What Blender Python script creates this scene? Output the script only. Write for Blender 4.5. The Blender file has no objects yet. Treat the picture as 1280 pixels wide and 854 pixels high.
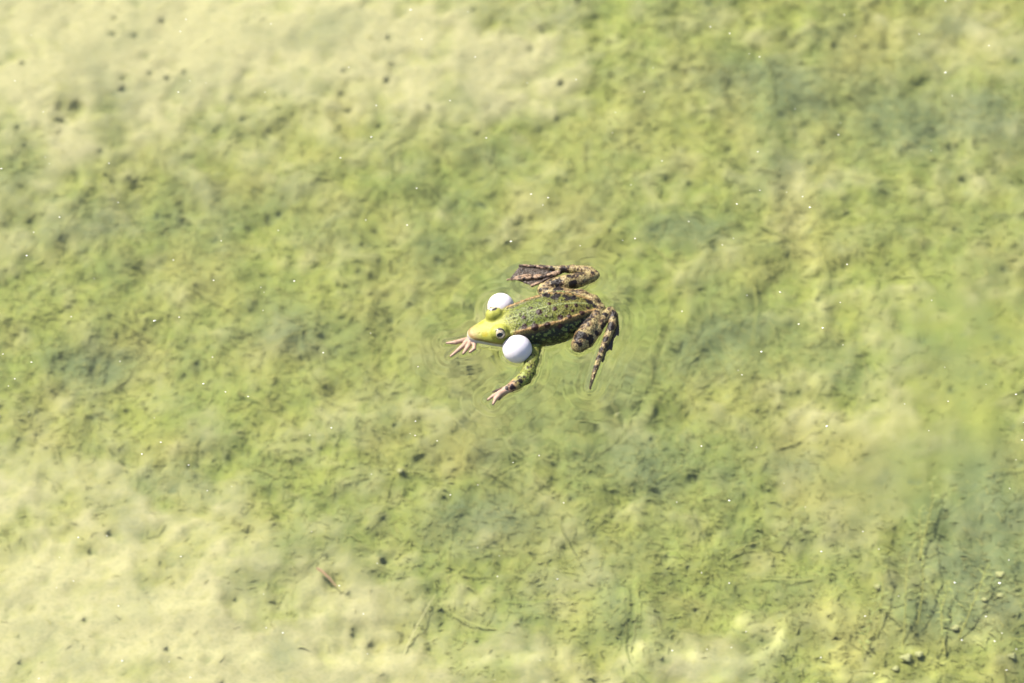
import bpy, math, random
import numpy as np
from mathutils import Vector

# ------------------------------------------------------------------ camera, sky, sun, exposure
scene = bpy.context.scene
COL = scene.collection
EL = math.radians(55.0)                # the camera looks down on the pond at 55 degrees
DIST, LENS, SENSOR = 2.5, 150.0, 36.0
cam_d = bpy.data.cameras.new('camera')
cam = bpy.data.objects.new('camera', cam_d); COL.objects.link(cam)
cam.location = (0, -DIST*math.cos(EL), DIST*math.sin(EL))
cam.rotation_euler = (math.pi/2-EL, 0, 0)
cam_d.lens, cam_d.sensor_width, cam_d.sensor_fit = LENS, SENSOR, 'HORIZONTAL'
cam_d.clip_start, cam_d.clip_end = 0.05, 200
cam_d.dof.use_dof = True
cam_d.dof.focus_distance = DIST-0.008
cam_d.dof.aperture_fstop = 6.5
scene.camera = cam

SUN_EL, SUN_DIR = math.radians(47), Vector((-0.80, 0.60, 0)).normalized()
to_sun = Vector((SUN_DIR.x*math.cos(SUN_EL), SUN_DIR.y*math.cos(SUN_EL), math.sin(SUN_EL)))
world = bpy.data.worlds.new('World'); scene.world = world; world.use_nodes = True
wn = world.node_tree
sky = wn.nodes.new('ShaderNodeTexSky'); sky.sky_type = 'NISHITA'; sky.sun_disc = False
sky.sun_elevation = SUN_EL; sky.sun_rotation = math.atan2(to_sun.x, to_sun.y)
sky.dust_density = 3.0
wn.links.new(sky.outputs[0], wn.nodes['Background'].inputs[0])
wn.nodes['Background'].inputs[1].default_value = 0.10
sun_d = bpy.data.lights.new('sun', 'SUN'); sun = bpy.data.objects.new('sun', sun_d); COL.objects.link(sun)
sun.rotation_euler = to_sun.to_track_quat('Z', 'Y').to_euler()
sun_d.energy, sun_d.angle, sun_d.color = 4.5, math.radians(0.6), (1.0, 0.96, 0.88)
sun_d.cycles.is_caustics_light = True     # sunlight refracts through the water surface
vs = scene.view_settings
vs.view_transform, vs.look, vs.gamma, vs.use_curve_mapping = 'Standard', 'None', 1.0, False
vs.exposure = 1.25
cy = scene.cycles
cy.max_bounces, cy.transmission_bounces, cy.diffuse_bounces, cy.glossy_bounces = 6, 5, 2, 2
cy.caustics_reflective, cy.caustics_refractive = False, True
cy.sample_clamp_indirect = 4.0
cy.use_denoising = True

# ------------------------------------------------------------------ helpers
S = LENS/SENSOR*1280                   # pixels of the 1280-wide photograph
CP = np.array([0, -DIST*math.cos(EL), DIST*math.sin(EL)])
FW = np.array([0, math.cos(EL), -math.sin(EL)]); UP = np.array([0, math.sin(EL), math.cos(EL)]); RT = np.array([1., 0, 0])
def P(px, py, z=0.0):
    """the point at height z (metres) of the place measured at that pixel of the photograph"""
    d = FW*S + RT*(px-640) - UP*(py-427)
    return CP + d*((z-CP[2])/d[2])
def PZ(zx, zy, zmm=0.0):               # the same from the enlarged measuring crop of the frog
    return P(540+zx*0.24598, 310+zy*0.24598, zmm*0.001)
DEPTH = 0.41
def PB(px, py, depth=DEPTH):           # a place on the pond bed seen through the flat water
    p = P(px, py, 0); d = p-CP; d /= np.linalg.norm(d)
    h = np.array([d[0], d[1]])/1.333; s = np.linalg.norm(h)
    return p[:2] + h/math.sqrt(1-s*s)*depth

def mesh_obj(name, verts, faces, mat, parent=None, smooth=True):
    me = bpy.data.meshes.new(name)
    verts = np.asarray(verts, np.float32); faces = np.asarray(faces, np.int32)
    k = faces.shape[1]
    me.vertices.add(len(verts)); me.vertices.foreach_set('co', verts.ravel())
    me.loops.add(faces.size); me.loops.foreach_set('vertex_index', faces.ravel())
    me.polygons.add(len(faces)); me.polygons.foreach_set('loop_start', np.arange(0, faces.size, k, dtype=np.int32))
    me.polygons.foreach_set('loop_total', np.full(len(faces), k, np.int32))
    me.polygons.foreach_set('use_smooth', np.full(len(faces), smooth))
    me.update(calc_edges=True); me.validate()
    o = bpy.data.objects.new(name, me); COL.objects.link(o)
    if mat: me.materials.append(mat)
    if parent: o.parent = parent
    return o
def color_attr(o, name, cols):
    a = o.data.color_attributes.new(name, 'FLOAT_COLOR', 'POINT')
    c = np.ones((len(cols), 4), np.float32); c[:, :3] = cols
    a.data.foreach_set('color', c.ravel())
def float_attr(o, name, vals):
    a = o.data.attributes.new(name, 'FLOAT', 'POINT'); a.data.foreach_set('value', np.asarray(vals, np.float32))
def tag(o, **k):
    for a, b in k.items(): o[a] = b
    return o
def lin(r, g, b):
    c = np.array([r, g, b])/255.0
    return np.where(c <= .04045, c/12.92, ((c+.055)/1.055)**2.4)

class Mat:
    def __init__(s, name, **kw):
        s.m = bpy.data.materials.new(name); s.m.use_nodes = True
        s.t = s.m.node_tree; s.b = s.t.nodes['Principled BSDF']
        for k, v in kw.items(): s.b.inputs[k.replace('_', ' ')].default_value = v
    def n(s, typ, **kw):
        nd = s.t.nodes.new('ShaderNode'+typ)
        for k, v in kw.items(): setattr(nd, k, v)
        return nd
    def l(s, a, b): s.t.links.new(a, b)
    def noise(s, co, scale, detail=4, rough=.6):
        nd = s.n('TexNoise'); nd.inputs['Scale'].default_value = scale
        nd.inputs['Detail'].default_value = detail; nd.inputs['Roughness'].default_value = rough
        s.l(co, nd.inputs['Vector']); return nd.outputs['Fac']
    def rng(s, x, a, b, c=0., d=1.):
        nd = s.n('MapRange'); s.l(x, nd.inputs[0])
        for i, v in enumerate((a, b, c, d)): nd.inputs[i+1].default_value = v
        return nd.outputs[0]
    def math(s, op, a, b):
        nd = s.n('Math', operation=op)
        for i, v in enumerate((a, b)):
            if isinstance(v, (int, float)): nd.inputs[i].default_value = v
            else: s.l(v, nd.inputs[i])
        return nd.outputs[0]
    def mix(s, f, a, b, blend='MIX'):
        nd = s.n('Mix', data_type='RGBA', blend_type=blend)
        for i, v in ((0, f), (6, a), (7, b)):
            if isinstance(v, (int, float)): nd.inputs[i].default_value = v
            elif isinstance(v, (tuple, list, np.ndarray)): nd.inputs[i].default_value = (*v, 1)
            else: s.l(v, nd.inputs[i])
        return nd.outputs[2]
    def bump(s, h, dist, strength=1.0):
        nd = s.n('Bump'); nd.inputs['Distance'].default_value = dist; nd.inputs['Strength'].default_value = strength
        s.l(h, nd.inputs['Height']); s.l(nd.outputs[0], s.b.inputs['Normal'])

TILE, TN = 2.048, 1024                 # periodic noise fields, 2 mm a sample
def field(seed, wl_lo, wl_hi, slope=1.0):
    rng = np.random.default_rng(seed)
    f = np.fft.fft2(rng.standard_normal((TN, TN)))
    k = np.hypot(*np.meshgrid(np.fft.fftfreq(TN, TILE/TN), np.fft.fftfreq(TN, TILE/TN)))
    k[0, 0] = 1e-9
    amp = k**(-slope)*np.exp(-(k*wl_lo)**2)*np.exp(-1/((k*wl_hi)**2+1e-12))
    r = np.real(np.fft.ifft2(f*amp)); return (r-r.mean())/r.std()
def samp(F, x, y):
    u = (np.asarray(x)/TILE*TN) % TN; v = (np.asarray(y)/TILE*TN) % TN
    i = u.astype(int); j = v.astype(int); a = u-i; b = v-j; i2 = (i+1) % TN; j2 = (j+1) % TN; i %= TN; j %= TN
    return (F[i, j]*(1-a)*(1-b)+F[i2, j]*a*(1-b)+F[i, j2]*(1-a)*b+F[i2, j2]*a*b)
def axis(lo, hi, step, far):           # dense between lo and hi, coarser out to far
    c = list(np.arange(lo, hi+step/2, step)); s = step
    while c[-1] < far: s *= 1.3; c.append(c[-1]+s)
    s = step
    while c[0] > -far: s *= 1.3; c.insert(0, c[0]-s)
    return np.array(c)
def grid_faces(nx, ny):
    i, j = np.meshgrid(np.arange(nx-1), np.arange(ny-1), indexing='ij'); a = (i*ny+j).ravel()
    return np.stack([a, a+ny, a+ny+1, a+1], 1)

# ------------------------------------------------------------------ pond bed
N_big, N_mid, N_fine = field(1, .10, .7, 1.6), field(2, .03, .14, 1.2), field(3, .005, .04, .9)
N_pat, N_warm = field(4, .012, .20, 1.1), field(5, .02, .3, 1.3)
def blobs(x, y, lst):
    r = np.zeros_like(x)
    for px, py, rx, ry, w in lst:
        c = PB(px, py); kx, ky = rx/2133/.88, ry/2133/.88/math.sin(EL)
        r += w*np.exp(-((x-c[0])/kx)**2-((y-c[1])/ky)**2)
    return r
SILT_HAZE = [(60, 40, 300, 130, 1.15), (330, 60, 260, 90, .75), (620, 110, 140, 60, .75), (60, 200, 160, 90, .5), (520, 20, 240, 60, .5),  # pale silt patches; the top ones also carry haze as colour
        (150, 800, 330, 150, 1.15), (60, 600, 140, 80, .5), (420, 840, 220, 80, .5), (1190, 420, 120, 130, .12), (1110, 590, 110, 80, .1),
        (1240, 40, 90, 60, .7), (1000, 220, 90, 40, .35), (980, 480, 80, 40, .3), (760, 840, 200, 40, .35), (1060, 690, 120, 60, .15), (600, 60, 200, 40, .3),
        (1080, 350, 90, 60, .25), (1230, 160, 80, 50, .4), (900, 830, 120, 40, .4)]
DARK = [(130, 450, 60, 26, 1.0), (905, 430, 70, 40, 1.0), (940, 110, 90, 45, .7), (1170, 150, 120, 55, .8), (250, 265, 130, 45, .6), (560, 250, 160, 45, .35),
        (620, 640, 60, 40, .9), (790, 560, 100, 50, .6), (1200, 720, 90, 80, .6), (860, 290, 60, 26, .8), (380, 420, 60, 30, .4), (1260, 650, 50, 60, .7), (60, 290, 60, 20, .6),
        (650, 480, 160, 120, .25), (800, 640, 120, 60, .35), (600, 770, 110, 50, .3), (1030, 130, 60, 50, .3), (225, 590, 60, 20, .4), (1180, 700, 180, 160, .3), (1150, 130, 220, 120, .25), (1230, 480, 100, 160, .2)]
PIT = field(6, .006, .03, .6)
HAZY = [(1195, 420, 110, 130, 1.), (1110, 585, 110, 70, .9), (1190, 560, 80, 60, .7), (240, 520, 50, 30, .7), (1240, 40, 60, 40, .8), (150, 60, 200, 80, .35)]  # bed texture fades out here, standing in for haze in the murky water
def cover(x, y):
    silt = .92*blobs(x, y, SILT_HAZE) + .19*samp(N_pat, x, y) + .09*samp(N_fine, x, y)
    dark = blobs(x, y, DARK) + .20*samp(N_mid, x, y) + .06*samp(N_pat, x+.7, y)
    q1, q2 = x*.75-y*.5, x*.6+y*1.25
    pit = np.clip((samp(PIT, q1+.1, q2)-1.3)*.6, 0, .6)*np.clip(.5+.6*samp(N_mid, x+.4, y-.2), 0, 1)+np.clip((samp(N_fine, q2, q1+.9)-1.4)*.22, 0, .3)
    return np.clip(silt, 0, 1)*(1-.5*pit), np.clip(np.clip(dark, 0, 1)*.8+pit, 0, 1)
def bed_height(x, y):
    silt, dark = cover(x, y)
    soft = .62*(1-.62*silt)*(1-.7*np.clip(blobs(x, y, HAZY), 0, 1))
    return (-DEPTH + .006*samp(N_big, x, y) + soft*(.004*samp(N_mid, x, y)+.0016*samp(N_fine, x, y)) + .003*samp(N_pat, x+.3, y)*soft - .006*dark + .004*silt)
ax = axis(-.62, .62, .003, 5.0); ay = axis(-.62, .88, .003, 5.0)
X, Y = [a.ravel() for a in np.meshgrid(ax, ay, indexing='ij')]
silt, dark = cover(X, Y)
C_ALG, C_ALG2, C_SILT, C_WARM, C_DARK = [np.array(c) for c in ((.232, .280, .070), (.288, .320, .078), (.475, .45, .225), (.335, .312, .108), (.140, .182, .090))]
def bed_color(x, y, silt, dark):
    a = np.clip(.5+.35*samp(N_pat, x+.5, y), 0, 1)[:, None]
    w = np.clip(.14+.22*samp(N_warm, x, y), 0, .7)[:, None]
    c = C_ALG*(1-a)+C_ALG2*a
    c = c*(1-w)+C_WARM*w
    s = silt[:, None]**1.2; c = c*(1-s)+C_SILT*s
    d = dark[:, None]; return c*(1-.92*d)+C_DARK*.92*d
m = Mat('pond_bed', Roughness=.95, Specular_IOR_Level=.1)
at = m.n('Attribute', attribute_name='tint'); co = m.n('TexCoord').outputs['Object']
f1 = m.noise(co, 160, 6, .65); f2 = m.noise(co, 420, 4, .6)
hz = m.n('Attribute', attribute_name='murk_haze').outputs['Fac']
mx = m.mix(m.rng(f1, .5, .72, 0, .45), at.outputs['Color'], (.37, .36, .12))
mx = m.mix(m.rng(f1, .46, .30, 0, .4), mx, (.215, .245, .115))
mx = m.mix(m.rng(f2, .5, .36, 0, .25), mx, (.215, .24, .11))
mx = m.mix(m.math('MULTIPLY', hz, .8), mx, at.outputs['Color']); m.l(mx, m.b.inputs['Base Color']); m.bump(f1, .002, .5)
bed = mesh_obj('pond_bed', np.stack([X, Y, bed_height(X, Y)], 1), grid_faces(len(ax), len(ay)), m.m)
float_attr(bed, 'murk_haze', np.clip(blobs(X, Y, HAZY), 0, 1))
color_attr(bed, 'tint', bed_color(X, Y, silt, dark))
tag(bed, kind='structure', label='pale silt and green algae covered bottom of the shallow pond')
bed.cycles.is_caustics_receiver = True

# ------------------------------------------------------------------ algae growing on the bed
rng = np.random.default_rng(7)
def blades(n, lmin, lmax, wid, lift, seglen=3):
    x = rng.uniform(-.60, .60, n); y = rng.uniform(-.58, .86, n)
    s, d = cover(x, y)
    keep = rng.random(n) < np.clip(1.1-1.45*s, .035, 1)*(1-.9*np.clip(blobs(x, y, HAZY), 0, 1)); x, y, s, d = x[keep], y[keep], s[keep], d[keep]; n = len(x)
    L = rng.uniform(lmin, lmax, n); th = rng.uniform(0, 2*np.pi, n); cur = rng.normal(0, .6, n); up = rng.uniform(.0, 1., n)*lift
    W = wid*rng.uniform(.6, 1.4, n)
    pts = []; px, py = x.copy(), y.copy(); z = bed_height(x, y)+.0005
    for k in range(seglen+1):
        t = k/seglen; a = th+cur*t
        w = W*(1-.75*t)*.5; ox, oy = -np.sin(a)*w, np.cos(a)*w
        pts.append((np.stack([px+ox, py+oy, z], 1), np.stack([px-ox, py-oy, z+w*.25], 1)))
        st = L/seglen; rise = up*(1-.75*t)
        px = px+np.cos(a)*st*np.sqrt(np.maximum(0, 1-rise**2)); py = py+np.sin(a)*st*np.sqrt(np.maximum(0, 1-rise**2)); z = z+rise*st
    V = np.concatenate([q for p in pts for q in p])         # rows: (segment, side) blocks of n
    idx = np.arange(n); F = [np.stack([idx+(2*k)*n, idx+(2*k+1)*n, idx+(2*k+3)*n, idx+(2*k+2)*n], 1) for k in range(seglen)]
    base = bed_color(x, y, s, d*.8)
    v = rng.normal(1.1, .08, n)[:, None]; warm = np.clip(rng.normal(.15, .2, n), 0, .8)[:, None]
    c = np.clip((base*(1-warm)+np.array([.37, .36, .12])*warm)*v, .02, .6)
    return V, np.concatenate(F), np.tile(c, (2*(seglen+1), 1))
mA = Mat('algae', Roughness=.8, Specular_IOR_Level=.15)
tc = mA.n('Attribute', attribute_name='tint').outputs['Color']; mA.l(tc, mA.b.inputs['Base Color'])
tr = mA.n('BsdfTranslucent'); mA.l(tc, tr.inputs['Color']); ms = mA.n('MixShader'); ms.inputs[0].default_value = .2
mA.l(mA.b.outputs[0], ms.inputs[1]); mA.l(tr.outputs[0], ms.inputs[2]); mA.l(ms.outputs[0], mA.t.nodes['Material Output'].inputs[0])
for nm, lab, args in (('algae_carpet', 'short green and yellow algae tufts carpeting the pond bottom', (170000, .002, .007, .0010, .2, 2)),
                      ('algae_filaments', 'long loose yellowish algae threads lying over the pond bottom', (2200, .02, .06, .0008, .2, 6))):
    V, F, Cc = blades(*args)
    o = mesh_obj(nm, V, F, mA.m); color_attr(o, 'tint', Cc)
    tag(o, kind='stuff', label=lab); o.cycles.is_caustics_receiver = True
# ------------------------------------------------------------------ weed stems, a twig and pale flecks on the bed
def tube(pts, rad, K=6):
    pts = np.array(pts); V, F = [], []; n = len(pts)
    for i, p in enumerate(pts):
        d = pts[min(i+1, n-1)]-pts[max(i-1, 0)]; d = d/np.linalg.norm(d); a = np.cross(d, [.3, .2, .93]); a /= np.linalg.norm(a); b = np.cross(d, a)
        r = rad*(1-.6*i/(n-1))
        for k in range(K): V.append(p+r*(a*math.cos(2*math.pi*k/K)+b*math.sin(2*math.pi*k/K)))
        if i: F += [((i-1)*K+k, (i-1)*K+(k+1) % K, i*K+(k+1) % K, i*K+k) for k in range(K)]
    return V, F
mStem = Mat('weed_stem', Roughness=.7, Base_Color=(.34, .345, .09, 1)); mLeaf = Mat('weed_leaf', Roughness=.7, Base_Color=(.29, .33, .09, 1))
rs = random.Random(5)
def bed_pt(px, py):
    q = PB(px, py); return np.array([q[0], q[1], float(bed_height(q[:1], q[1:])[0])])
for i, (x0, y0, x1, y1, h) in enumerate([(1096, 800, 1094, 690, .05), (1140, 790, 1152, 660, .07), (1120, 810, 1146, 700, .05), (1180, 820, 1186, 740, .04), (1085, 830, 1090, 760, .03), (1205, 800, 1222, 728, .05), (1150, 700, 1158, 610, .05), (905, 690, 1010, 640, .02)]):
    a, b = bed_pt(x0, y0), bed_pt(x1, y1); b = b.copy(); up = b[2]; pts = []
    for t in np.linspace(0, 1, 9): pts.append(a+(b-a)*t+np.array([.004*math.sin(3*t+i), .003*math.sin(5*t+i*2), h*math.sin(t*1.9)*.3+.002]))
    V, F = tube(pts, .0006); root = np.array(pts[0])
    e = bpy.data.objects.new('water_weed', None); COL.objects.link(e); e.location = root; e.empty_display_size = .01
    tag(e, label='lone yellowish weed stem leaning nearly flat over the algae' if i == 7 else 'slender yellowish weed stem rising from the green algae of the pond bottom', category='water weed', group='weed stems rising from the pond bottom')
    o = mesh_obj('stem', np.array(V)-root, F, mStem.m, e); o.cycles.is_caustics_receiver = True
    LV, LF = [], []
    for k in range(2, 9):
        for q in range(2):
            an = rs.uniform(0, 6.28); L = rs.uniform(.003, .006); c = np.array(pts[k])-root; d = np.array([math.cos(an), math.sin(an), rs.uniform(.3, 1.)]); sd = np.array([-math.sin(an), math.cos(an), 0])*.0006
            j = len(LV); LV += [c-sd*.4, c+sd*.4, c+d*L*.55+sd, c+d*L*.55-sd, c+d*L+np.array([0, 0, -.002])+sd*.2, c+d*L+np.array([0, 0, -.002])-sd*.2]; LF += [(j, j+1, j+2, j+3), (j+3, j+2, j+4, j+5)]
    o = mesh_obj('leaves', LV, LF, mLeaf.m, e); o.cycles.is_caustics_receiver = True
mT = Mat('twig', Roughness=.8, Base_Color=(.55, .32, .20, 1))
a, b = bed_pt(396, 719), bed_pt(421, 738); pts = [a+(b-a)*t+np.array([0, .0012*math.sin(t*4), .008]) for t in np.linspace(0, 1, 6)]
V, F = tube(pts, .0009); o = mesh_obj('twig', V, F, mT.m); o.cycles.is_caustics_receiver = True
tag(o, label='thin pinkish brown twig lying among yellow algae', category='twig')
mPl = Mat('pale_fleck', Roughness=.9); co = mPl.n('TexCoord').outputs['Object']; mPl.l(mPl.mix(mPl.noise(co, 300, 4), (.52, .52, .24), (.34, .36, .13)), mPl.b.inputs['Base Color'])
for i, (px, py, r) in enumerate([(1249, 722, .0042), (1249, 750, .0030), (1133, 829, .0048), (1148, 826, .0036), (1120, 838, .0030), (1263, 830, .0036), (1098, 733, .0030), (1193, 790, .0034), (1229, 755, .0024), (770, 515, .0030), (500, 588, .0030)]):
    c = bed_pt(px, py); c[2] += .002; V, F = [], []; R_, K = 7, 10
    for a in range(R_+1):
        for k in range(K):
            th = math.pi*a/R_; ph = 2*math.pi*k/K; w = .62*r*(1+.35*math.sin(3*ph+i)*math.sin(2*th+i)+rs.uniform(-.15, .15)) if 0 < a < R_ else r*.55
            V.append((c[0]+w*math.sin(th)*math.cos(ph)*1.2, c[1]+w*math.sin(th)*math.sin(ph), c[2]+.6*w*math.cos(th)))
    F = [(a*K+k, (a+1)*K+k, (a+1)*K+(k+1) % K, a*K+(k+1) % K) for a in range(R_) for k in range(K)]
    o = mesh_obj('algae_clump', V, F, mPl.m); o.cycles.is_caustics_receiver = True
    tag(o, label='small pale clump of dead algae lying on the green pond bottom', category='algae clump', group='pale clumps on the pond bottom')

# ------------------------------------------------------------------ the frog: one skin grown round its skeleton
H = .0004
lo = np.array([-.058, -.060, -.017]); hi = np.array([.078, .070, .020])
gx, gy, gz = [np.arange(lo[i], hi[i], H, dtype=np.float32) for i in range(3)]
GX, GY, GZ = gx[:, None, None], gy[None, :, None], gz[None, None, :]
SN, VE = PZ(186, 442, 4), PZ(858, 306, 3)
SN[2] = VE[2] = 0
BL = np.linalg.norm(VE-SN); AX = (VE-SN)/BL; LT = np.array([-AX[1], AX[0], 0])     # LT points to the far (right) flank
if LT[1] < 0: LT = -LT
#      u     half width  top   bottom (mm)
PROF = np.array([(-.01, .5, 4, 2.5), (.0, 2.9, 5.3, .6), (.03, 4.8, 6.4, -.9), (.08, 6.2, 7.3, -2.5), (.15, 8.7, 8.9, -4.5), (.22, 10.8, 10.4, -6.5), (.30, 12.6, 11.8, -8.5), (.36, 13.6, 12.8, -10.5),
                 (.48, 14.8, 14.6, -12), (.60, 16.0, 15.6, -13), (.70, 15.4, 15.2, -12), (.80, 12.6, 13.4, -10), (.88, 9.2, 10.8, -7), (.95, 6.0, 7.6, -4), (1.0, 3.0, 5.0, -1), (1.02, .5, 4, 1)])
def body_uvw(x, y, z):
    dx, dy = x-SN[0], y-SN[1]
    return (dx*AX[0]+dy*AX[1])/BL, (dx*LT[0]+dy*LT[1])*1000, z*1000
def sd_body(x, y, z):
    u, v, w = body_uvw(x, y, z)
    a, tp, bt = [np.interp(u, PROF[:, 0], PROF[:, i]) for i in (1, 2, 3)]
    c = np.clip(tp-.62*(tp-bt)*.72, bt+.4, tp-.4); h = np.where(w > c, tp-c, c-bt)
    q = ((np.abs(v)/a)**2.25 + (np.abs(w-c)/h)**2.25)**(1/2.25)
    d = (q-1)*np.minimum(a, h)*.85
    d = np.where(u < -.01, np.maximum(d, (-.01-u)*BL*1000), np.where(u > 1.02, np.maximum(d, (u-1.02)*BL*1000), d))
    # dorsolateral folds, a hollow behind the eyes, the ridge of the spine
    fold = np.interp(u, [.25, .33, .5, .65, .8, .95], [8.5, 9.6, 10.6, 10.8, 8.0, 3.5])
    on = np.clip((u-.27)/.05, 0, 1)*np.clip((1.0-u)/.1, 0, 1)*(w > 2)
    d -= .75*on*np.exp(-((np.abs(v)-fold)/1.1)**2) - .25*on*np.exp(-((np.abs(v)-fold+2.6)/1.5)**2)
    d -= .22*on*np.exp(-(v/.9)**2)
    return d
def sd_seg(x, y, z, a, b, ra, rb):
    ba = b-a; t = np.clip(((x-a[0])*ba[0]+(y-a[1])*ba[1]+(z-a[2])*ba[2])/max(float(ba@ba), 1e-12), 0, 1)
    return (np.sqrt((x-a[0]-t*ba[0])**2+(y-a[1]-t*ba[1])**2+(z-a[2]-t*ba[2])**2)-(ra+(rb-ra)*t)*.001)*1000
def sd_tri(x, y, z, a, b, c, th):
    ba, cb, ac = b-a, c-b, a-c; n = np.cross(ba, ac)
    p = np.stack(np.broadcast_arrays(x, y, z), -1)
    pa, pb, pc = p-a, p-b, p-c
    inside = (np.sign(pa@np.cross(ba, n))+np.sign(pb@np.cross(cb, n))+np.sign(pc@np.cross(ac, n))) < 2
    def e(pp, ed): return ((ed*np.clip((pp@ed)/(ed@ed), 0, 1)[..., None]-pp)**2).sum(-1)
    d2 = np.where(inside, np.minimum(np.minimum(e(pa, ba), e(pb, cb)), e(pc, ac)), (pa@n)**2/(n@n))
    return np.sqrt(d2)*1000-th
prims = []                             # (group, blend mm, kind, data)
def chain(group, blend, pts):
    q = [(PZ(a, b, c), r) for a, b, c, r in pts]
    for (a, ra), (b, rb) in zip(q, q[1:]): prims.append((group, blend, 'seg', (a, b, ra, rb)))
def tri(group, th, *pts): prims.append((group, .3, 'tri', tuple(PZ(*p) for p in pts)+(th,)))
# right hind leg (far side)
chain('leg', 1.6, [(846, 318, 3, 3.6), (815, 280, 4, 4.6), (755, 258, 4, 5.2), (660, 247, 3.5, 5.0), (590, 234, 3, 4.2), (566, 218, 3, 3.4)])
chain('leg', .5, [(566, 206, 3, 3.2), (610, 192, 4, 4.2), (680, 178, 4.5, 4.8), (750, 162, 4, 4.4), (812, 146, 3, 3.2), (828, 138, 3, 2.7)])
chain('leg', .5, [(828, 136, 3, 2.7), (795, 118, 3.5, 2.9), (720, 108, 3.5, 2.5), (650, 108, 3, 2.1), (600, 104, 3, 1.4)])
chain('toe', .3, [(650, 106, 3, 1.6), (560, 97, 3, 1.15), (446, 90, 2.5, .75)])
chain('toe', .3, [(650, 124, 2.5, 1.5), (565, 148, 2.2, 1.1), (470, 156, 1.6, .95), (384, 161, .6, .6)])
chain('toe', .3, [(560, 142, 2, .8), (480, 140, 1.8, .8), (420, 152, 1.0, .7)])
chain('toe', .3, [(640, 130, 2, 1.3), (560, 172, 1.2, 1.0), (506, 193, .4, .75)])
tri('web', .5, (640, 108, 2.6), (450, 92, 2.0), (470, 142, .8)); tri('web', .5, (450, 92, 2.0), (400, 157, .6), (480, 140, 1.2))
tri('web', .5, (640, 112, 2.4), (480, 140, 1.0), (600, 140, 1.6)); tri('web', .5, (630, 130, 1.6), (430, 160, .4), (510, 190, .2))
# left hind leg (near side)
chain('leg', 1.6, [(850, 312, 3, 3.6), (832, 352, 4, 4.4), (800, 408, 4.5, 5.0), (768, 458, 4, 5.2), (748, 488, 3, 4.4), (742, 496, 2.5, 3.8)])
chain('leg', .4, [(752, 505, 1.5, 3.0), (790, 478, 2.5, 3.6), (832, 420, 3.5, 3.6), (872, 358, 4, 3.2), (906, 322, 4, 2.7)])
chain('leg', .4, [(908, 322, 4, 2.6), (922, 345, 3.6, 2.7), (915, 395, 3.2, 2.6), (893, 450, 2.6, 2.3), (868, 512, 2, 1.9), (848, 566, 1.4, 1.7), (828, 625, .6, 1.3), (812, 680, 0, .9), (803, 716, -.3, .6)])
chain('toe', .3, [(880, 480, 1, 1.2), (852, 560, 0, 1.1), (833, 620, -.3, 1.0), (806, 700, -.6, .6)])
chain('web', .4, [(930, 350, 0, 1.8), (938, 400, -1, 1.4), (944, 446, -2, .7)])
chain('web', .4, [(928, 390, 0, 1.4), (912, 470, -1.2, 1.1), (911, 520, -2, .6)])
chain('web', .4, [(900, 450, 0, 1.3), (876, 530, -1.2, 1.1), (866, 582, -2, .6)])
tri('web', .55, (925, 340, 1), (946, 425, -1.6), (885, 510, -.4)); tri('web', .55, (925, 400, 0), (910, 512, -1.6), (868, 530, -.4)); tri('web', .55, (890, 470, 0), (866, 574, -1.5), (845, 575, -.2))
# left arm and hand (near side)
chain('arm', 1.8, [(520, 505, -2, 4.2), (505, 575, -.5, 3.9), (492, 628, .3, 3.7), (470, 662, .8, 3.8), (430, 692, .8, 3.3), (398, 712, .8, 2.4), (376, 722, .6, 2.0)])
chain('finger', .5, [(384, 716, .8, 1.95), (345, 735, .9, 1.40), (312, 752, .7, 1.16), (283, 772, .3, 0.79)])
chain('finger', .4, [(378, 722, .6, 1.95), (345, 744, .8, 1.46), (324, 766, .7, 1.22), (309, 795, .2, 0.79)])
chain('finger', .4, [(388, 722, .2, 1.83), (368, 742, -.8, 1.22), (352, 757, -2.2, 0.98), (338, 778, -3.4, 0.61)])
chain('finger', .4, [(384, 712, .2, 1.71), (352, 722, -.8, 1.22), (330, 730, -2.0, 0.98), (310, 738, -3.0, 0.61)])
# right arm and hand (far side), reaching out from under the snout
chain('arm', 1.2, [(330, 410, -7, 3.6), (262, 440, -5.5, 2.9), (215, 462, -2.6, 2.3), (188, 470, -.6, 1.8)])
chain('finger', .4, [(190, 466, -.4, 1.95), (160, 470, .4, 1.46), (120, 480, .5, 1.34), (74, 484, .2, 0.67)])
chain('finger', .4, [(186, 472, -.2, 1.95), (165, 492, .7, 1.40), (135, 518, .6, 1.22), (94, 551, .2, 0.73)])
chain('finger', .4, [(192, 476, 0, 1.83), (186, 498, .8, 1.34), (172, 518, .6, 1.16), (158, 538, .1, 0.85)])
chain('finger', .4, [(198, 474, 0, 1.83), (216, 492, .9, 1.22), (214, 512, .8, 1.16), (192, 530, .2, 0.85)])
EYES = []
for s in (1, -1):                      # far, near
    b = SN+AX*BL*.212+LT*s*.0064; b[2] = .0096
    EYES.append((s, b))
# upper eyelid bulges
for s, b in EYES: prims.append(('head', 1.6, 'seg', (b-AX*.0008, b+AX*.0012, 4.3, 4.1)))

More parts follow.
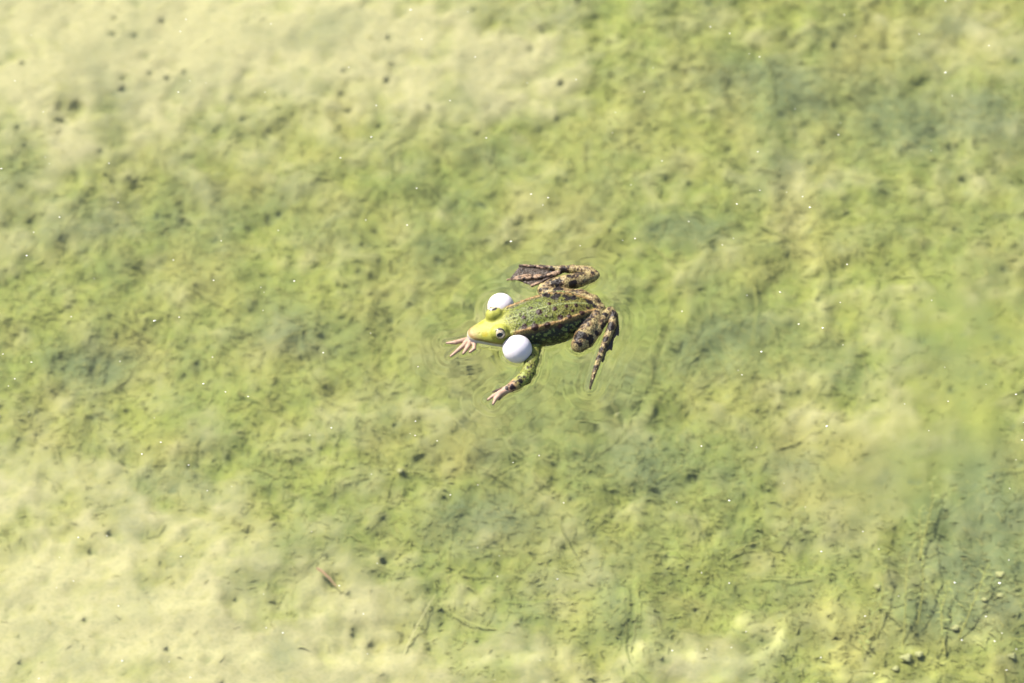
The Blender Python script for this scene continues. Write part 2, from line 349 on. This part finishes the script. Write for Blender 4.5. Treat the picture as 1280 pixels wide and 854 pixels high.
def ev(pr, x, y, z):
    k, d = pr[2], pr[3]
    return sd_seg(x, y, z, *d) if k == 'seg' else sd_tri(x, y, z, *d)
Fd = sd_body(GX, GY, GZ).astype(np.float32)
for pr in prims:
    pts = np.array([p for p in pr[3] if isinstance(p, np.ndarray)]); r = .0065+pr[1]*.001
    i0 = np.clip(((pts.min(0)-r-lo)/H).astype(int), 0, None); i1 = ((pts.max(0)+r-lo)/H).astype(int)+1
    sl = tuple(slice(i0[i], i1[i]) for i in range(3))
    d = ev(pr, GX[sl[0]], GY[:, sl[1]], GZ[:, :, sl[2]]).astype(np.float32); A = Fd[sl]; k = max(pr[1], .05)
    h = np.clip(.5+.5*(d-A)/k, 0, 1); Fd[sl] = d*(1-h)+A*h-k*h*(1-h)
# nostrils and the mouth slit
for s in (1, -1):
    b = SN+AX*BL*.075+LT*s*.0026; b[2] = .0070
    d = sd_seg(GX, GY, GZ, b, b+np.array([0, 0, .001]), .55, .55); Fd = np.maximum(Fd, -d)

def surface_nets(F, lo, h):
    ins = F < 0
    c = np.zeros(tuple(n-1 for n in F.shape), np.int8)
    for i in (0, 1):
        for j in (0, 1):
            for k in (0, 1): c += ins[i:F.shape[0]-1+i, j:F.shape[1]-1+j, k:F.shape[2]-1+k]
    act = np.argwhere((c > 0) & (c < 8)); idx = np.full(c.shape, -1, np.int32); idx[tuple(act.T)] = np.arange(len(act))
    acc = np.zeros((len(act), 3)); cnt = np.zeros(len(act))
    corners = [np.array(q) for q in np.ndindex(2, 2, 2)]
    for q in corners:
        for axx in range(3):
            if q[axx]: continue
            q2 = q.copy(); q2[axx] = 1
            a = F[tuple((act+q).T)]; b = F[tuple((act+q2).T)]; cr = (a < 0) != (b < 0)
            t = np.where(cr, a/np.where(a-b == 0, 1, a-b), 0)
            pt = q+np.eye(3)[axx]*t[:, None]; acc += np.where(cr[:, None], pt, 0); cnt += cr
    V = lo+(act+acc/cnt[:, None])*h
    faces = []
    for axx in range(3):
        s0 = [slice(1, -1)]*3; s0[axx] = slice(0, -1); s1 = list(s0); s1[axx] = slice(1, None)
        a, b = ins[tuple(s0)], ins[tuple(s1)]
        o1, o2 = np.eye(3, dtype=int)[(axx+1) % 3], np.eye(3, dtype=int)[(axx+2) % 3]
        base = np.array([0 if i == axx else 1 for i in range(3)])
        for m_, flip in ((a & ~b, False), (~a & b, True)):
            e = np.argwhere(m_)+base
            qd = [idx[tuple((e-o1*i-o2*j).T)] for i, j in ((1, 1), (0, 1), (0, 0), (1, 0))]
            if flip: qd = qd[::-1]
            faces.append(np.stack(qd, 1))
    Fq = np.concatenate(faces); return V, Fq[(Fq >= 0).all(1)]
SV, SF = surface_nets(Fd, lo, H)
def normals(V, F):
    n = np.cross(V[F[:, 2]]-V[F[:, 0]], V[F[:, 3]]-V[F[:, 1]]); N = np.zeros_like(V)
    for k in range(4): np.add.at(N, F[:, k], n)
    return N/np.maximum(np.linalg.norm(N, axis=1), 1e-20)[:, None]
for it in range(2):                    # relax the grid steps
    acc = np.zeros_like(SV); cnt = np.zeros(len(SV))
    for k in range(4):
        np.add.at(acc, SF[:, k], SV[SF[:, (k+1) % 4]]+SV[SF[:, (k+3) % 4]]); np.add.at(cnt, SF[:, k], 2)
    SV = SV*.5+acc/cnt[:, None]*.5
SNm = normals(SV, SF)
# keep only the connected skin; smooth 3-D noise for markings
def vnoise(p, scale, seed):
    r = np.random.default_rng(seed).random((64, 64, 64)).astype(np.float32); q = p*scale+100; i = np.floor(q).astype(int); f = q-i; f = f*f*(3-2*f); out = 0
    for c in np.ndindex(2, 2, 2):
        w = np.prod([f[:, k] if c[k] else 1-f[:, k] for k in range(3)], 0); out = out+w*r[tuple(((i[:, k]+c[k]) % 64) for k in range(3))]
    return out
def sstep(x, a, b): t = np.clip((x-a)/(b-a), 0, 1); return t*t*(3-2*t)
def mixc(c, m_, col): return c*(1-m_[:, None])+np.asarray(col)*m_[:, None]
x, y, z = SV.T
U, Vv, Ww = body_uvw(x, y, z)
dist = {'body': sd_body(x, y, z)}
for pr in prims:
    d = ev(pr, x, y, z); dist[pr[0]] = np.minimum(dist.get(pr[0], 99), d)
dist['body'] = np.minimum(dist['body'], dist['head'])
def mem(g, soft=.5): return sstep(np.minimum.reduce([v for k, v in dist.items() if k not in (g, 'head')])-dist[g], -soft, soft)
n1, n2, n3, n4 = vnoise(SV, 420, 1), vnoise(SV, 900, 2), vnoise(SV, 1500, 3), vnoise(SV, 250, 4)
HEAD, BACK, BACK2, STRIPE, FOLD, FLANK = (0.275, 0.275, 0.050), (0.105, 0.128, 0.020), (0.165, 0.140, 0.034), (0.215, 0.240, 0.085), (0.270, 0.165, 0.062), (0.019, 0.024, 0.016)
LEG, LEG2, BLOT, HAND, WEB, WART, SPECK = (0.325, 0.258, 0.115), (0.150, 0.090, 0.045), (0.009, 0.0045, 0.008), (0.341, 0.223, 0.155), (0.071, 0.051, 0.038), (0.026, 0.0075, 0.006), (0.028, 0.031, 0.011)
col = np.tile(np.array(BACK), (len(SV), 1))
col = mixc(col, sstep(U+.12*(n4-.5), .50, .85)*.75, BACK2)
col = mixc(col, sstep(U+.06*(n4-.5), .40, .22), HEAD)
# dark pepper over the back
pep = sstep(n3*.6+n2*.4, .54, .66)*sstep(U, .24, .32)
col = mixc(col, pep*.75, SPECK)
# spine stripe
st = np.exp(-((Vv-.3)/.55)**2)*sstep(U, .26, .30)*sstep(U, .98, .9)*(Ww > 4)
col = mixc(col, np.clip(st*1.1, 0, 1)*(.6+.4*n2), STRIPE)
foldv = np.interp(U, [.25, .33, .5, .65, .8, .95], [8.5, 9.6, 10.6, 10.8, 8.0, 3.5])
on = sstep(U, .29, .34)*sstep(U, 1.0, .95)*(Ww > 1)
edge = np.exp(-((np.abs(Vv)-foldv-1.6)/.7)**2)+.7*np.exp(-((np.abs(Vv)-foldv+1.5)/.5)**2)*n1*1.4
side = sstep(np.abs(Vv)-foldv, 1.0, 2.2)*sstep(U, .27, .33)
marble = sstep(n2*.6+n1*.4, .50, .60)*sstep(Ww, -1, 4)
fl = mixc(np.tile(np.array(FLANK), (len(SV), 1)), marble, (0.161, 0.198, 0.056))
col = col*(1-side[:, None])+fl*side[:, None]
col = mixc(col, np.clip(edge*on, 0, 1)*.8, (0.043, 0.025, 0.015))
col = mixc(col, np.clip(np.exp(-((np.abs(Vv)-foldv)/1.0)**2)*on*1.15, 0, 1), FOLD)
# snout, lips, throat
hw = np.interp(U, PROF[:, 0], PROF[:, 1])
lipw = np.interp(U, [0, .1, .2, .3], [3.6, 2.3, 1.5, 1.2])
headm = sstep(U, .31, .27)
col = mixc(col, headm*sstep(U, .10, .02)*sstep(Ww, 3.5, 6)*.8, (0.298, 0.223, 0.099))
col = mixc(col, headm*np.exp(-((Ww-lipw-1.9)/.55)**2)*sstep(U, -.02, .01)*.8, (0.186, 0.099, 0.043))
col = mixc(col, headm*sstep(Ww, lipw+1.5, lipw+.5), (0.446, 0.409, 0.384))
belly = sstep(Ww, -3, -6)*sstep(U, .28, .33); col = mixc(col, belly, (.30, .30, .22))
for s, b in EYES:                      # shade painted into the skin behind the eyelid, round ear drum
    col = mixc(col, sstep(np.linalg.norm(SV-(b+AX*.0036+LT*s*.001), axis=1), .0026, .0012)*.8, (.05, .045, .015))
    e_ = b+AX*.0068+LT*s*.0042; e_[2] = .0072; d = np.linalg.norm(SV-e_, axis=1); col = mixc(col, np.exp(-((d-.0018)/.0005)**2)*.5, (.10, .06, .02))
    q_ = SN+AX*BL*.11+LT*s*.0042; q_[2] = .0072; col = mixc(col, sstep(np.linalg.norm(SV-q_, axis=1)+.001*n1, .0030, .0014)*.55, (.36, .27, .012))
# limbs
lm = np.maximum(mem('leg'), 0)
lc = mixc(np.tile(np.array(LEG), (len(SV), 1)), sstep(n1*.5+n3*.5, .42, .60)*.85, LEG2)
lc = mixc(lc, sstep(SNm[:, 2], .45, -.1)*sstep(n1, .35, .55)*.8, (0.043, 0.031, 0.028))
lc = mixc(lc, sstep(n2*.5+n1*.5, .61, .66)*.85, BLOT)
col = col*(1-lm[:, None])+lc*lm[:, None]
am = mem('arm'); ac = mixc(np.tile(np.array((0.211, 0.236, 0.050)), (len(SV), 1)), sstep(n1*.6+n2*.4, .45, .6)*.5, (0.161, 0.136, 0.043))
WR = PZ(385, 716, .5); ac = mixc(ac, sstep(np.linalg.norm(SV-WR, axis=1), .0088, .0035), (0.273, 0.155, 0.093))
ac = mixc(ac, sstep(n2*.55+n1*.45, .62, .67)*.8, BLOT)
col = col*(1-am[:, None])+ac*am[:, None]
for g, cc in (('finger', HAND), ('toe', (0.285, 0.186, 0.118)), ('web', WEB)):
    q = mem(g, .3); base = mixc(np.tile(np.array(cc), (len(SV), 1)), sstep(n1, .45, .75)*.4, np.array(cc)*.6)
    if g == 'toe': base = mixc(base, sstep(n1, .56, .62)*.8, BLOT)
    col = col*(1-q[:, None])+base*q[:, None]
# the big blotches and brown warts, each a place on the skin
def on_skin(zx, zy):
    o = PZ(zx, zy, 0); dr = o-CP; dr /= np.linalg.norm(dr); rel = SV-CP; t = rel@dr
    off = np.linalg.norm(rel-t[:, None]*dr, axis=1); near_ = np.nonzero(off < .0009)[0]
    return SV[near_[np.argmin(t[near_])]] if len(near_) else SV[np.argmin(off)]
DISP = np.zeros(len(SV))
wob = (n1-.5)*.9
for zx, zy, r in [(465, 397, 15), (520, 393, 20), (592, 397, 16), (655, 405, 15), (545, 318, 17), (465, 345, 11), (628, 303, 13), (685, 290, 10), (697, 340, 14), (655, 348, 14), (600, 278, 11), (735, 286, 11), (765, 322, 15),
                  (500, 300, 8), (720, 315, 9), (795, 300, 10), (575, 340, 7), (445, 330, 7)]:
    c0 = on_skin(zx, zy); d = np.linalg.norm(SV-c0, axis=1)*1000/(r*.115)
    col = mixc(col, sstep(d+wob*.5, 1.15, .9)*.97, WART); DISP += .0006*r/18*np.exp(-(d/.8)**2)
for zx, zy, r in [(662, 112, 17), (600, 106, 11), (640, 200, 20), (722, 192, 16), (630, 242, 20), (584, 232, 15), (690, 244, 17), (715, 246, 17), (585, 200, 9), (738, 118, 14), (640, 163, 15), (615, 170, 12), (700, 135, 10), (770, 120, 10), (815, 120, 9),
                  (740, 438, 22), (768, 442, 15), (770, 366, 17), (908, 388, 19), (918, 330, 14), (880, 456, 14), (855, 510, 11), (842, 548, 9), (760, 492, 8), (733, 478, 8), (812, 468, 15), (882, 330, 10), (832, 600, 6), (826, 560, 6), (872, 395, 9), (800, 355, 10), (845, 430, 10), (545, 215, 7), (935, 340, 9),
                  (800, 270, 12), (830, 290, 10), (450, 668, 12), (412, 706, 11), (376, 704, 8), (432, 634, 6), (470, 650, 6), (515, 100, 6), (550, 145, 6), (470, 152, 6), (455, 110, 5)]:
    c0 = on_skin(zx, zy); d = np.linalg.norm((SV-c0)*np.array([1, 1, .6]), axis=1)*1000/(r*.138)
    col = mixc(col, sstep(d+wob*1.1+(n2-.5)*.9, 1.12, .9)*.97, BLOT)
DISP += (1-mem('finger'))*(.00028*(sstep(n3, .55, .8))+.00012*(n2-.5))*sstep(U+lm, .2, .35)
SV = SV+SNm*DISP[:, None]
mS = Mat('frog_skin', Roughness=.3, Specular_IOR_Level=.2)
at = mS.n('Attribute', attribute_name='pigment').outputs['Color']; co = mS.n('TexCoord').outputs['Object']
nz = mS.noise(co, 1800, 3, .6)
nz2 = mS.noise(co, 800, 3, .6)
cc_ = mS.mix(mS.rng(nz, .52, .42, 0, .5), at, (.014, .012, .006)); cc_ = mS.mix(mS.rng(nz2, .47, .38, 0, .55), cc_, (.014, .012, .006))
sm = mS.n('Attribute', attribute_name='smooth').outputs['Fac']
mS.l(mS.mix(sm, cc_, at), mS.b.inputs['Base Color']); mS.bump(nz, .0005, .6)
frog = bpy.data.objects.new('frog', None); COL.objects.link(frog); frog.empty_display_size = .02
FROG0 = SN+AX*BL*.5; FROG0[2] = -.013; frog.location = FROG0
tag(frog, label='spotted green frog floating on the pond with both white vocal sacs puffed out', category='frog')
skin = mesh_obj('body', SV-FROG0, SF, mS.m, frog); color_attr(skin, 'pigment', np.clip(col, .008, .8)); float_attr(skin, 'smooth', np.clip(np.maximum(headm*.8, mem('finger')), 0, 1)); skin.cycles.is_caustics_receiver = True

def ball(name, c, r, mat, stretch=None, amt=0., seg=40, ring=24, parent=frog):
    th = np.linspace(0, np.pi, ring+1); ph = np.linspace(0, 2*np.pi, seg, endpoint=False)
    D = np.array([[math.sin(t)*math.cos(p), math.sin(t)*math.sin(p), math.cos(t)] for t in th for p in ph])
    R_ = np.full(len(D), r)
    if stretch is not None: R_ = r*(1+amt*np.clip(D@stretch, 0, 1)**6)
    F = [(i*seg+j, (i+1)*seg+j, (i+1)*seg+(j+1) % seg, i*seg+(j+1) % seg) for i in range(ring) for j in range(seg)]
    o = mesh_obj(name, D*R_[:, None], F, mat, parent); o.location = c-(FROG0 if parent is frog else 0)
    o.cycles.is_caustics_receiver = True; return o
mV = Mat('vocal_sac', Roughness=.38, Specular_IOR_Level=.4); co = mV.n('TexCoord').outputs['Object']
n = mV.noise(co, 260, 4, .6)
mV.l(mV.mix(n, (.62, .58, .60), (.54, .50, .53)), mV.b.inputs['Base Color']); mV.bump(mV.noise(co, 900, 3), .0002, .5)
mV.b.inputs['Subsurface Weight'].default_value = .75; mV.b.inputs['Subsurface Radius'].default_value = (.008, .007, .007)
SACS = []
for zx, zy, zz, r, s in ((435, 515, 3.2, 8.55, -1), (350, 297, 3.2, 7.9, 1)):
    c = PZ(zx, zy, zz); m0 = SN+AX*BL*.24+LT*s*.009; m0[2] = .0; dv = m0-c; dv /= np.linalg.norm(dv)
    o = ball('vocal_sac', c, r*.001, mV.m, dv, .16); SACS.append((c, r*.001))
    o['label'] = 'blown up white vocal sac beside the mouth'
# eyes: pale iris ball, black oval pupil
mE = Mat('eye_iris', Roughness=.08, Specular_IOR_Level=.6); co = mE.n('TexCoord').outputs['Object']
mE.l(mE.mix(mE.rng(mE.noise(co, 1500, 3), .35, .65), (.46, .41, .32), (.26, .19, .08)), mE.b.inputs['Base Color'])
mP = Mat('eye_pupil', Roughness=.05, Base_Color=(.006, .006, .008, 1), Specular_IOR_Level=.6)
mR = Mat('eye_ring', Roughness=.3, Base_Color=(.03, .028, .02, 1))
for s, b in EYES:
    out = LT*s*.80-AX*.14+np.array([0, 0, .56]); out /= np.linalg.norm(out)
    c = b+out*.0013
    eye = ball('eye', c, .00365, mE.m, seg=28, ring=18)
    fwd = -AX-out*(-AX@out); fwd /= np.linalg.norm(fwd); upv = np.cross(out, fwd)
    def cap(name, a0, a1, sx, sy, rr, mat):   # patch of the eyeball between two cone angles
        vs_, fs = [], []; K = 28
        for k, a in enumerate(np.linspace(a0, a1, 6)):
            for j in range(K):
                p_ = 2*math.pi*j/K; q = out+fwd*math.cos(p_)*math.tan(a)*sx+upv*math.sin(p_)*math.tan(a)*sy
                vs_.append(q/np.linalg.norm(q)*rr)
        for k in range(5):
            for j in range(K): fs.append((k*K+j, (k+1)*K+j, (k+1)*K+(j+1) % K, k*K+(j+1) % K))
        o = mesh_obj(name, vs_, fs, mat, eye); return o
    cap('pupil', .0, .44, 1.15, .78, .00374, mP.m)
    cap('eye_rim', .92, 1.16, 1, 1, .00386, mR.m)
# waterline round skin and sacs, for the rings on the surface
k0 = int(round((0-lo[2])/H)); ins = Fd[:, :, k0] < 0
er = ins.copy(); er[1:-1, 1:-1] &= ins[:-2, 1:-1] & ins[2:, 1:-1] & ins[1:-1, :-2] & ins[1:-1, 2:]
WL = np.argwhere(ins & ~er)[::2]*H+lo[:2]
for c, r in SACS:
    q = math.sqrt(max(r*r-c[2]**2, 1e-9)); an = np.linspace(0, 2*np.pi, 120); WL = np.concatenate([WL, np.stack([c[0]+q*np.cos(an), c[1]+q*np.sin(an)], 1)])

# ------------------------------------------------------------------ water surface
wx = axis(-.10, .12, .0009, 5.0); wy = axis(-.10, .11, .0009, 5.0)
X, Y = [a.ravel() for a in np.meshgrid(wx, wy, indexing='ij')]
W1 = field(11, .03, .10, 1.0); W2 = field(12, .10, .4, 1.5)
Z = .00005*samp(W1, X, Y)+.00018*samp(W2, X, Y)
near = np.nonzero((np.abs(X-.01) < .14) & (np.abs(Y) < .13))[0]
if len(WL):
    dmin = np.empty(len(near), np.float32)
    wl = WL.astype(np.float32)
    for i in range(0, len(near), 4000):
        q = near[i:i+4000]
        dx = X[q].astype(np.float32)[:, None]-wl[None, :, 0]; dy = Y[q].astype(np.float32)[:, None]-wl[None, :, 1]
        dmin[i:i+4000] = np.sqrt((dx*dx+dy*dy).min(1))
    d = dmin*1000
    Z[near] += .000066*np.cos(2*np.pi*d/(5.5+.05*d))*np.exp(-d/15)*np.clip(d/2, 0, 1)
    Z[near] += .0007*np.exp(-d/1.3)                       # meniscus clinging to the wet skin
mw = bpy.data.materials.new('water'); mw.use_nodes = True; t = mw.node_tree; t.nodes.remove(t.nodes['Principled BSDF'])
g = t.nodes.new('ShaderNodeBsdfGlass'); g.inputs['IOR'].default_value = 1.333; g.inputs['Roughness'].default_value = 0
t.links.new(g.outputs[0], t.nodes['Material Output'].inputs[0])
water = mesh_obj('water', np.stack([X, Y, Z], 1), grid_faces(len(wx), len(wy)), mw)
tag(water, kind='structure', label='clear still pond surface with fine rings spreading around the frog')
water.cycles.is_caustics_caster = True

# ------------------------------------------------------------------ pale dust and pollen flecks afloat
rng = np.random.default_rng(21); vs_, fs = [], []
for i in range(260):
    p = P(rng.uniform(-60, 1340), rng.uniform(-60, 920), 0); r = rng.uniform(.00022, .0005)*(1.6 if rng.random() < .12 else 1)
    if abs(p[0]-.012) < .065 and abs(p[1]) < .06: continue
    a0 = rng.uniform(0, 6.28); b0 = len(vs_); K = 6
    for j in range(K):
        rr = r*rng.uniform(.6, 1.3); a = a0+j*2*math.pi/K; vs_.append((p[0]+rr*1.3*math.cos(a), p[1]+rr*math.sin(a), .0006))
    vs_.append((p[0], p[1], .0006+r*.7)); vs_.append((p[0], p[1], .0006-r*.5))
    for j in range(K): fs += [(b0+j, b0+(j+1) % K, b0+K), (b0+(j+1) % K, b0+j, b0+K+1)]
mF = Mat('fleck', Roughness=.7, Base_Color=(.82, .80, .70, 1))
fl_ = mesh_obj('floating_flecks', vs_, fs, mF.m); tag(fl_, kind='stuff', label='tiny pale dust flecks scattered over the water surface')
